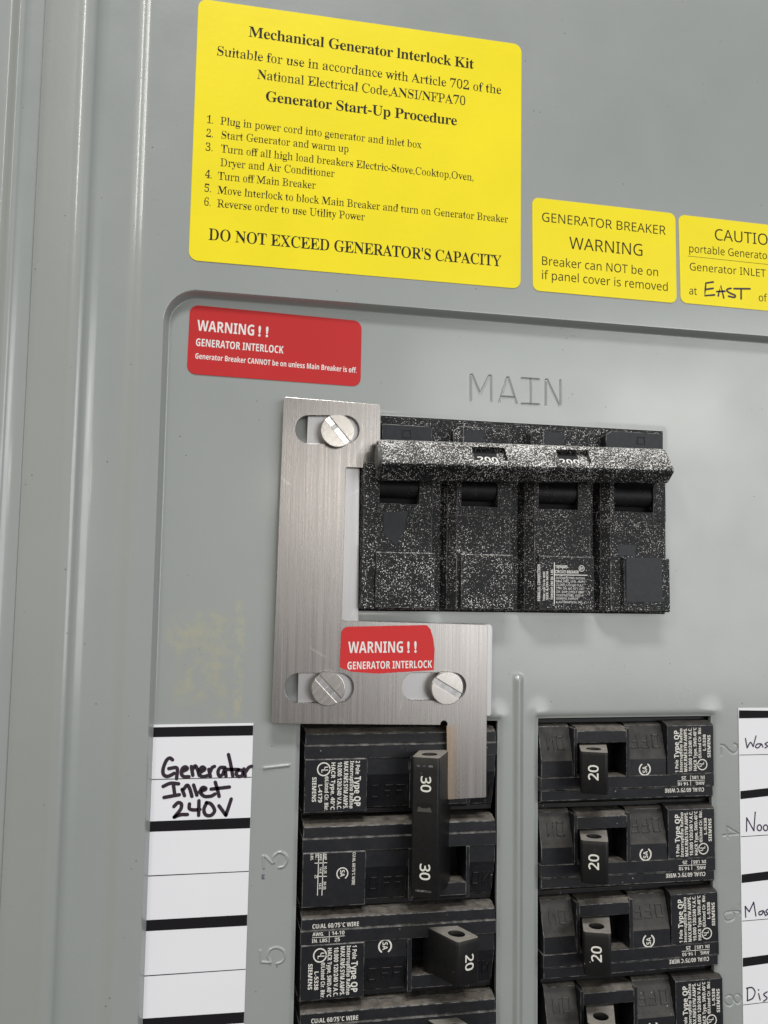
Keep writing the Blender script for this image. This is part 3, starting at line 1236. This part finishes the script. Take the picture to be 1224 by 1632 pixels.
MODS = [(575, 689), (710, 814), (835, 942), (957, 1062)]
VTOP, VPK1, VPK0, VST, VBOT = 14.0, 8.0, 2.2, -12.0, -28.4
for k, (pl_, pr_) in enumerate(MODS):
    l, r = P(pl_, 900, 4.6)[0], P(pr_, 900, 4.6)[0]
    ch = 0.6 if k == 0 else 3.4
    sec = [(l - (0 if k == 0 else .8), .3), (l + ch * .25, 2.9), (l + ch, 4.6), (r - .3, 4.6), (r, 4.3), (r, .3)]
    body = MB()
    body.prism(sec, VBOT, -.6, .12, 0, 1, axis='y')                                   # lower slab
    x0, x1 = l + (5.2 if k == 0 else 4.7), r - 4.2                                          # pocket
    body.prism([(l - (0 if k == 0 else .8), .3), (l + ch * .25, 2.9), (l + ch, 4.6), (x0, 4.6), (x0, .3)], -.55, VTOP, .1, 0, 1, axis='y')
    body.box(x1, r, -.55, VTOP, .3, 4.6, .12, 0, 1)
    body.box(x0 - .05, x1 + .05, -.55, 2.2, .3, 4.55, .12, 0, 1)
    body.prism([(8.6, .3), (8.6, 3.4), (VTOP, 4.2), (VTOP, .3)], x0 - .05, x1 + .05, .1, 0, axis='x')
    mp('pole_housing', body, [SPECK, WORN])
    pk = MB()
    pk.prism([(2.0, .3), (2.0, .9), (8.6, 1.2), (8.6, .3)], x0 + .02, x1 - .02, 0, 0, axis='x')
    mp('pocket', pk, [DARK])
    lb = MB()
    bl0 = l + ch + (3.6 if k in (0, 3) else 1.0)
    lb.prism([(VBOT - .1, 4.5), (VBOT - .1, 5.6), (VBOT + .4, 6.2), (VST - .3, 6.0), (VST, 5.7), (VST, 4.5)], bl0, r + .25, .10, 0, 1, axis='x')
    if k == 0:
        lb.box(l + .3, bl0 - .1, VBOT, VST + 2, 4.5, 5.0, .1)
    mp('lower_block', lb, [SPECKD if k in (0, 1) else SPECK, WORN])
    # top shoulder above the bar
    tb = MB()
    yt = 25.6 + .55 * k
    tl_ = P(609, 690, 4.2)[0] if k == 0 else l + 2.2
    tb.prism([(tl_, 16), (r - .4, 16), (r - .4, yt - .8), (r - 1.2, yt), (tl_ + (.2 if k == 0 else 2.0), yt + .1), (tl_, yt - (.3 if k == 0 else 1.3))], .3, 4.2, .22, 0, 1)
    mp('upper_block', tb, [BARE if k in (0, 3) else SPECK, WORN])
    if k in (0, 3):
        eb = MB()
        c = ((l + r) / 2 + (3 if k == 3 else 2.5), yt - 2.6)
        for a, b in (((-1.3, -1), (1.3, -1)), ((1.3, -1), (1.1, 1.1)), ((1.1, 1.1), (-1.1, 1.1)), ((-1.1, 1.1), (-1.3, -1))):
            p, q = np.array(c) + a, np.array(c) + b
            d = (q - p) / np.linalg.norm(q - p) * .12
            n = np.array([-d[1], d[0]])
            eb.prism([tuple(p - n - d), tuple(q - n + d), tuple(q + n + d), tuple(p + n - d)], 4.1, 4.42, .05)
        mp('embossed_mark', eb, [BARE])
    else:
        sm = MB()
        xs = l + (5.5 if k == 1 else 6.6)
        sm.box(xs, xs + 6.2, 16.5, yt - .9, 4.1, 4.26, .03)
        sm.box(xs - .4, xs - .15, 16.5, yt - .4, 4.1, 4.36, .03, 1)
        mp('bare_patch', sm, [BARE, WORN])

# places where old labels kept the overspray off
bpch = MB()
a, b = P(611, 815, 4.7), P(668, 872, 4.7)
bpch.prism([(a[0], a[1]), (a[0] + 7.4, a[1] + .3), (a[0] + 6.2, b[1] + 4.5), (a[0] + 4.0, b[1] + .3), (a[0] + .1, b[1] + 3.6)], 4.58, 4.68, .02)
mp('bare_patch', bpch, [BARE])
for (x0_, y0_, x1_, y1_, wa, wb) in ((998, 888, 1056, 960, 6.0, 6.34), (985, 868, 1013, 886, 4.58, 4.68)):
    bpch = MB()
    a, b = P(x0_, y0_, wb), P(x1_, y1_, wb)
    bpch.box(a[0], b[0], b[1], a[1], wa, wb, .03)
    mp('bare_patch', bpch, [BARE])

zq = zp(830, 870, 4.896)
rt = MB()
w = 6.36
for s, a, b in (("1D94685-", (270, 172), (372, 175)), ("CIRCUIT BREAKER", (268, 212), (452, 216)), ("INTERRUPTING RATING", (275, 258), (500, 262)), ("MAX. RMS. SYM. AMPS", (275, 285), (500, 289)),
                ("22,000 120/240 V.A.C.", (275, 312), (495, 316)), ("TYPE QN, AIC 40°C LIST", (275, 339), (497, 343)), ("CIR. BKR. 2 POLE UNIT", (275, 366), (497, 370)), ("10,000 METERS, 4000 A", (275, 393), (485, 397)),
                ("SIEMENS ENERGY", (275, 418), (445, 421)), ("& AUTOMATION, INC.", (275, 446), (485, 449))):
    rt.text(s, 'sansb' if b[1] < 230 else 'sans', zq(*a, w), zq(*b, w), w, (22 if b[1] < 230 else 16) / (5.05 * 4.896))
for s, x, y0, y1, h in (("PARALLEL CONNECTION", 152, 430, 145, 22), ("TERM. LUG CU AL WIRE", 190, 428, 200, 16), ("SIZE 4-250 MCM", 214, 420, 200, 16), ("TORQUE 250 IN. LBS.", 252, 420, 180, 18)):
    rt.text(s, 'sansb', zq(x, y0, w), zq(x, y1, w), w, h / (5.05 * 4.896))
rt.stroke([zq(262, 132, w), zq(262, 450, w)], .28, w, 0, False)
rt.stroke([zq(262, 226, w), zq(518, 229, w)], .24, w, 0, False)
c = zq(475, 176, w)
rt.ring(c, .85, .18, w)
rt.text("SP", 'sansb', (c[0] - .55, c[1] - .35), (c[0] + .55, c[1] - .33), w, .7)
mp('rating_print', rt, [WHITE])

# wide tie bar with two number windows
BL = [P(611, 702, 10.5), P(611, 738, 15.5), P(611, 765, 11.5)]
BR = [P(1058, 717, 10.5), P(1064, 749.5, 15.5), P(1060, 769, 11.5)]
uL, uR = -3.2, 84.8


def bsec(t, wc=0.0, dw=0.0):
    """(u, v, w) section of the bar at t in 0..1"""
    u = uL + (uR - uL) * t
    vt, vc_, vb_ = (BL[i][1] + (BR[i][1] - BL[i][1]) * t for i in range(3))
    return [(u, vt + .6, 7.2), (u, vt + .45, 9.3), (u, vt, 10.5), (u, vc_ + .75, 15.2), (u, vc_ + .1, 15.5), (u, vc_ - .6, 15.25), (u, vb_, 11.8), (u, vb_ - .2, 11.0), (u, vb_ + 1.0, 7.2)]


def bsecw(t):
    s = bsec(t)
    a, b = np.array(s[2]), np.array(s[3])
    d, n = b - a, None
    n = np.array([0, -(b - a)[2], (b - a)[1]])
    n = n / np.linalg.norm(n)
    if n[2] < 0:
        n = -n
    p, q = a + d * .16, a + d * .86
    return s[:3] + [tuple(p), tuple(p - n * 2.0), tuple(q - n * 1.2), tuple(q)] + s[3:]


def tpx(x):
    return (P(x, 722, 13)[0] - uL) / (uR - uL)


bar = MB()
cuts = [0, tpx(754), tpx(807), tpx(889), tpx(940), 1]
for k in range(5):
    f = bsecw if k in (1, 3) else bsec
    A, B = f(cuts[k]), f(cuts[k + 1])
    if k == 0:
        Z = [(u - .9, v * .94 + .7, w * .94 + .6) for u, v, w in A]
        bar.solid(Z, A, 0)
    if k == 4:
        Z = [(u + .8, v * .97 + .42, w * .97 + .3) for u, v, w in B]
        bar.solid(B, Z, 0)
    bar.solid(A, B, 0)
tie = mp('tie_bar', bar, [SPECKD], 18)
num = MB()
wins = []
for x0, x1 in ((762, 795), (893, 925)):
    s = bsecw((tpx(x0) + tpx(x1)) / 2)
    a, b = np.array(s[4]), np.array(s[5])
    tmp = MB()
    u0, u1 = P(x0, 725, 13)[0], P(x1, 725, 13)[0]
    tmp.text("200", 'sansb', (u0, 0), (u1, 0), 0, 2.7)
    d = (a - b) / np.linalg.norm(a - b)
    n = np.array([0, -d[2], d[1]])
    if n[2] < 0:
        n = -n
    for (u, v, w_) in tmp.v:
        q = b + d * (v + .32) + n * .10
        num.v.append((u, q[1], q[2]))
    wl = [(u0 - 1.5, *(p + n * .04)[1:]) for p in (a, b)] + [(u1 + 2.4, *(p + n * .04)[1:]) for p in (b, a)]
    wins.append(wl)
    o_ = len(num.v) - len(tmp.v)
    num.f += [tuple(i + o_ for i in f) for f in tmp.f]
    num.mi += tmp.mi
mp('rating_number', num, [WHITE], None, tie)
for wl in wins:
    wm = MB()
    wm.poly(wl, [(0, 1, 2, 3)])
    mp('number_window', wm, [BARE], None, tie)
pin = MB()
c = ((BL[0][1] + BL[2][1]) / 2 + .6, 12.2)
pts = [(c[0] + 3.6 * math.cos(t), c[1] + 2.6 * math.sin(t)) for t in np.linspace(0, 2 * math.pi, 28, endpoint=False)]
pin.prism(pts, uL - 1.9, uL - .6, .25, axis='x')
mp('end_pin', pin, [PINM], 40, tie)
arm = MB()
for k, (pl_, pr_) in enumerate(MODS):
    l, r = P(pl_, 900, 4.6)[0], P(pr_, 900, 4.6)[0]
    ch = 0.6 if k == 0 else 3.4
    arm.prism([(7.4 + 3.3 * math.cos(t), 1.6 + 2.4 * math.sin(t)) for t in np.linspace(0, 2 * math.pi, 24, endpoint=False)], l + (5.3 if k == 0 else 4.8), r - 4.3, 0, axis='x')
    arm.prism([(8.0, 1), (13.5, 1), (15.5, 9), (12, 9)], l + (5.6 if k == 0 else 5.2), r - 4.7, .2, axis='x')
mp('handle_arm', arm, [DARKSPECK], 40, tie)


# ------------------------------------------------------------------ branch breakers
# local frame: x right, y up, w out; the wiring strip is along the top, the label at the left end
def X(x):
    return -28.4 + (x - 105) * .0553


def Y(y):
    return 14.2 - (y - 100) * .0535


FW = 1.35       # height of the moulded faces above the panel sheet


def pole_housing(m, dy=0, ix=0.0):
    """ix moves the inner divisions sideways, the outer ends stay"""
    m.box(-28.6, 28.6, -12.45 + dy, -11.2 + dy, -16, -3.4, .12)
    m.prism([(12.3 + dy, -16), (12.3 + dy, FW - 2.9), (11.35 + dy, FW - .45), (11.0 + dy, FW - .05), (8.1 + dy, FW), (8.1 + dy, -16)], -28.3, 28.3, .16, 0, 1, axis='x')
    m.prism([(8.05 + dy, -16), (8.05 + dy, FW + .18), (7.75 + dy, FW + .32), (4.25 + dy, FW + .35), (4.25 + dy, -16)], -28.5, 28.5, .09, 0, 1, axis='x')
    # middle block and end block, each with a flat and a sloping part
    for a, b in ((-10.3 + ix, 2.0 + ix), (20.4 + ix, 28.2)):
        m.prism([(4.20 + dy, -16), (4.20 + dy, FW), (-.6 + dy, FW - .05), (-1.6 + dy, FW - .4), (-10.4 + dy, FW - 3.2), (-11.0 + dy, FW - 4.2), (-11.1 + dy, -16)], a, b, .14, 0, 1, axis='x')
    # handle frame: jambs, rim, floor of the slot
    m.box(2.1 + ix, 3.3 + ix, -10.2 + dy, 4.20 + dy, -16, FW + .62, .1, 0, 1)
    m.box(19.3 + ix, 20.3 + ix, -10.2 + dy, 4.20 + dy, -16, FW + .62, .1, 0, 1)
    m.prism([(-5.9 + dy, -16), (-5.9 + dy, FW + .55), (-9.4 + dy, FW + .55), (-10.6 + dy, FW - .9), (-11.2 + dy, -16)], 3.3 + ix, 19.3 + ix, .12, 0, 1, axis='x')
    m.box(3.2 + ix, 19.4 + ix, -6.0 + dy, 4.3 + dy, -16, -8.0)


def label_block(m, dy=0, ix=0.0):
    m.prism([(4.20 + dy, -16), (4.20 + dy, FW + .42), (4.0 + dy, FW + .52), (-10.6 + dy, FW + .5), (-11.1 + dy, FW - .4), (-11.7 + dy, FW - 2.4), (-11.8 + dy, -16)], -28.35, -10.45 + ix, .14, 0, 1, axis='x')


LABW = FW + .60


LSQ = [1.0]      # sideways squeeze of the label print


def XL(x):
    return -26.3 + (X(x) + 26.3) * LSQ[0] if LSQ[0] == 1.0 else -27.3 + (X(x) + 26.3) * LSQ[0]


def vtext(m, s, bx, y0, y1, h, font='sansb', dx=0, dy=0, w=LABW):
    """text that reads downwards"""
    m.text(s, font, (XL(bx) + dx, Y(y0) + dy), (XL(bx) + dx, Y(y1) + dy), w, h * .0553 * LSQ[0], 0, .006)


def ul_mark(m, x, y, r, dx=0, dy=0, w=LABW):
    c = (XL(x) + dx, Y(y) + dy)
    r *= .0553 * LSQ[0]
    m.ring(c, r, r * .20, w)
    t = math.radians(-60)
    for s, ox, oy, ln in (("U", .02, .02, .62), ("L", -.42, -.42, .5)):
        p = np.array(c) + np.array([ox * r + .05 * r, (oy + .38) * r])
        m.text(s, 'sansb', p, p + np.array([0, -1.0]) * r * ln, w + .01, r * .62)


def csa_mark(m, x, y, r, dx=0, dy=0, w=LABW):
    c = (X(x) + dx, Y(y) + dy)
    r *= .054
    m.ring(c, r, r * .25, w, -55, 235)
    m.text("SA", 'sansb', (c[0] - r * .42, c[1] + r * .62), (c[0] - r * .42, c[1] - r * .55), w + .01, r * .84)


def label_print(m, first, number, hacr, dx=0, dy=0):
    f = 'sansb'
    vtext(m, first, 369, 300, 370, 22, f, dx, dy)
    vtext(m, "Type QP", 364, 381, 537, 33, f, dx, dy)
    vtext(m, "Interrupting Rating", 340, 300, 547, 20, f, dx, dy)
    vtext(m, "MAX.RMS.SYM.AMPS.", 308, 302, 549, 22, f, dx, dy)
    vtext(m, "10,000 120/240 V.A.C.", 275, 304, 551, 22, f, dx, dy)
    vtext(m, hacr, 242, 306, 552, 21, f, dx, dy)
    vtext(m, "Listed Cir. Bkr.", 210, 398, 556, 20, f, dx, dy)
    m.ring((XL(219) + dx, Y(386) + dy), .48, .13, LABW)
    vtext(m, "R", 214, 381, 391, 11, f, dx, dy)
    vtext(m, number, 177, 420, 512, 20, f, dx, dy)
    vtext(m, "SIEMENS", 145, 380, 508, 21, f, dx, dy)
    ul_mark(m, 203, 340, 32, dx, dy)


def strip_print(m):
    w1, w2 = FW + .06, FW + .40
    # the wire size table straddles the small step of the strip
    m.text("CU/AL 60/75°C WIRE", 'sansb', (X(163), 8.45), (X(402), 8.45), w1, 1.2)
    m.text("AWG.", 'sansb', (X(163), 6.55), (X(222), 6.55), w2, .95)
    m.text("14-10", 'sansb', (X(262), 6.55), (X(327), 6.55), w2, 1.0)
    m.text("IN. LBS.", 'sansb', (X(161), 4.78), (X(244), 4.78), w2, .95)
    m.text("25", 'sansb', (X(276), 4.78), (X(304), 4.78), w2, 1.0)
    m.stroke([(X(163), 6.14), (X(328), 6.14)], .16, w2, 0, False)
    m.stroke([(X(249), 7.55), (X(249), 4.65)], .16, w2, 0, False)


def embossed(parent, dy=0, ix=0.0):
    """raised OFF and ON on the sloping faces"""
    y0, y1 = -7.4, -4.0
    off = []
    x = -8.6 + ix
    off += [(x, y0, x, y1), (x + 2.0, y0, x + 2.0, y1), (x, y0, x + 2.0, y0), (x, y1, x + 2.0, y1)]
    for x in (-4.9 + ix, -1.5 + ix):
        off += [(x, y0, x, y1), (x, y1, x + 2.2, y1), (x, (y0 + y1) / 2, x + 1.6, (y0 + y1) / 2)]
    x = 22.0 + ix * .6
    on = [(x, y0, x, y1), (x + 1.9, y0, x + 1.9, y1), (x, y0, x + 1.9, y0), (x, y1, x + 1.9, y1)]
    x += 3.1
    on += [(x, y0, x, y1), (x + 1.9, y0, x + 1.9, y1), (x, y0, x + 1.9, y1)]
    for bars in (off, on):
        m = MB()
        for xa, ya, xb, yb in bars:
            p, q = np.array([xa, ya]), np.array([xb, yb])
            d = (q - p) / np.linalg.norm(q - p) * .20
            n = np.array([-d[1], d[0]])
            zz = lambda y: FW - .4 + (y + 1.6) * 2.9 / 9.0
            pts = [p - n - d, q - n + d, q + n + d, p + n - d]
            m.solid([(a[0], a[1] + dy, zz(a[1]) - .3) for a in pts], [(a[0], a[1] + dy, zz(a[1]) + .24) for a in pts], .05)
        m.build('embossed_word', BLACK, parent)


PIV = [11.2, -2.0]     # x, w of the handle pivot


def lean(pts, ang):
    c, s = math.cos(math.radians(ang)), math.sin(math.radians(ang))
    return [(PIV[0] + x * c + w * s, PIV[1] - x * s + w * c) for x, w in pts]


def handle_mesh(ang, y0, y1, length, wide=3.85):
    """paddle with the oval tie hole running through it, leaning sideways by ang"""
    out = rounded(lean([(-wide - .35, 0), (wide + .35, 0), (wide, length), (-wide, length)], ang), [0, 0, .9, .9], 5)
    hole = lean([(2.2 * math.cos(t), length - 5.4 + 2.7 * math.sin(t)) for t in np.linspace(0, 2 * math.pi, 24, endpoint=False)], ang)
    v, f = plate([out, hole], y1 - y0, .22)
    m = MB()
    m.poly([(a[0], y1 - a[2], a[1]) for a in v], f)
    return m


def on_face(tmp, ang, length, m):
    """lay flat lettering (x across, y along) on the leaning front face"""
    o_ = len(m.v)
    for (x, y, w_) in tmp.v:
        (a, b), = lean([(x, length + .06)], ang)
        m.v.append((a, y, b))
    m.f += [tuple(i + o_ for i in f) for f in tmp.f]
    m.mi += tmp.mi


def single_breaker(u, v, rot, label, proto=None):
    r = empty('circuit_breaker', u, v, 0)
    if rot:
        r.rotation_euler = (0, math.pi, 0)
    tag(r, label, 'breaker', 'single-pole breakers')
    rnd = random.Random(int(abs(u * 31 + v * 17)))
    r.rotation_euler[1] += math.radians(rnd.uniform(-.45, .45))
    r.rotation_euler[0] = math.radians(rnd.uniform(-.5, .5))
    r.location[1] -= rnd.uniform(-.25, .35) * MM
    if proto:
        copy_parts(proto, r)
        return r
    ix = -2.2 if rot else 0.0
    LSQ[0] = .885 if rot else 1.0
    m = MB()
    pole_housing(m, 0, ix)
    m.build('housing', [BLACK, WORN], r)
    m = MB()
    label_block(m, 0, ix)
    lb_ = m.build('label_face', [BLACKC, WORN], r)
    m = MB()
    label_print(m, "1 Pole", "L-5338", "HACR Type, SWD,40°C")
    m.build('printed_text', CREAM, lb_)
    LSQ[0] = 1.0
    m = MB()
    strip_print(m)
    csa_mark(m, 540 + (-17 if rot else 0), 320, 33, w=FW + .06)
    m.build('wiring_print', CREAM, r)
    embossed(r, 0, ix)
    PIV[0] = 10.4 if rot else 11.2
    ang = 22.5 if rot else 22
    h = handle_mesh(ang, -5.2, 6.9, 15.4).build('handle', [HANDLE], r, smooth=40)
    tmp, m = MB(), MB()
    tmp.text("20", 'sans', (-1.1, 2.9), (-1.1, -1.4), 0, 2.8, 0, .018)
    on_face(tmp, ang, 15.4, m)
    m.build('rating_number', CREAM, h)
    PIV[0] = 11.2
    return r


def copy_parts(src, dst):
    for ch in list(src.children):
        c = ch.copy()
        COL.objects.link(c)
        c.parent = dst
        for g in list(ch.children):
            d = g.copy()
            COL.objects.link(d)
            d.parent = c


LU, RU = 6.3, 77.2
b0 = single_breaker(LU, -126.1, False, 'black 20 breaker in the left column, its handle standing at the right')
single_breaker(LU + .2, -151.4, False, 'black breaker at the bottom of the left column, only its dusty top edge showing', b0)
b1 = None
for k, (du, txt_) in enumerate(((0, 'black 20 breaker at the top of the right column, beside pressed number 2'),
                                (.1, 'second black 20 breaker of the right column, beside pressed number 4'),
                                (.8, 'third black 20 breaker of the right column, beside pressed number 6'),
                                (2.0, 'lowest black 20 breaker of the right column, beside pressed number 8, cut by the frame'))):
    q = single_breaker(RU + du, -74.0 - 25.4 * k, True, txt_, b1)
    b1 = b1 or q

# double-pole breaker under the tab of the interlock
dbl = empty('double_pole_breaker', LU, -88.5, 0)
tag(dbl, 'double black breaker with one long handle marked 30 twice, beside the steel tab', 'breaker')
DY = (13.2, -12.6)
for k in (0, 1):
    m = MB()
    pole_housing(m, DY[k])
    m.build('housing', [BLACK, WORN], dbl)
    m = MB()
    label_block(m, DY[k])
    lb_ = m.build('label_face', [BLACKC, WORN], dbl)
    m = MB()
    if k == 0:
        label_print(m, "2 Pole", "L-4179", "HACR Type, 40°C", 0, DY[0])
    else:
        zz = zp(470, 1320, 9.415)
        hw = LABW

        def d(x, y):
            a = zz(x, y, hw)
            return (a[0] - LU, a[1] + 88.5)
        for s, bx_, y0, y1, h in (("CU/AL 60/75°C WIRE", 868, 362, 850, 46), ("AMP", 437, 380, 475, 44), ("AWG", 372, 385, 482, 40), ("IN.-", 306, 378, 470, 40), ("LBS.", 238, 385, 487, 40),
                                  ("10-25", 440, 565, 680, 40), ("30-35", 430, 800, 920, 40), ("14-8", 370, 585, 678, 36), ("14-6", 362, 820, 915, 36), ("25", 297, 702, 750, 44)):
            p, q = d(bx_, y0), d(bx_ - (y1 - y0) * .03, y1)
            m.text(s, 'sansb', p, q, hw, h / (5.75 * 9.415))
        for a, b in (((430, 380), (405, 1005)), ((358, 380), (338, 1005)), ((480, 517), (300, 525)), ((475, 722), (345, 722))):
            m.stroke([d(*a), d(*b)], .22, hw, 0, False)
        c = d(712, 680)
        r_ = 1.55
        m.ring(c, r_, r_ * .2, hw, -55, 235)
        m.text("SA", 'sansb', (c[0] - r_ * .42, c[1] + r_ * .62), (c[0] - r_ * .42, c[1] - r_ * .55), hw + .01, r_ * .84)
    m.build('printed_text', CREAM, lb_)
    embossed(dbl, DY[k])
HLEN = 16.2
h = handle_mesh(-26.2, -18.9, 19.2, HLEN, 3.9).build('tie_handle', [HANDLE], dbl, smooth=40)
tmp, m = MB(), MB()
tmp.text("30", 'sans', (-1.25, 14.0), (-1.25, 9.7), 0, 2.8, 0, .018)
tmp.text("30", 'sans', (-1.25, -9.7), (-1.25, -14.0), 0, 2.8, 0, .018)
on_face(tmp, -26.2, HLEN, m)
m.build('rating_number', CREAM, h)
tmp, m = MB(), MB()
for y in (6.2, -5.6):
    tmp.poly([(-2.4, y - .5, 0), (2.0, y - .5, 0), (2.0, y + .45, 0), (-2.4, y + .45, 0)], [(0, 1, 2, 3)])
on_face(tmp, -26.2, HLEN, m)
m.build('tie_slot', DARK, h)
CLIP = plain('dusty_clip', (.060, .056, .050), .6, .3, var=.25)
tmp, m = MB(), MB()
tmp.poly([(-2.3, 4.3, 0), (1.9, 4.3, 0), (1.5, 5.6, 0), (.9, 5.6, 0), (.7, 5.3, 0), (-1.1, 5.3, 0), (-1.3, 5.6, 0), (-1.9, 5.6, 0)], [tuple(range(8))])
on_face(tmp, -26.2, HLEN, m)
m.build('tie_clip', CLIP, h)
for y in (-17.0, 16.8):
    tmp, m = MB(), MB()
    tmp.stroke([(-2.2, y), (1.8, y)], .55, 0, 0, False)
    on_face(tmp, -26.2, HLEN, m)
    m.build('tie_lip', WORN, h)
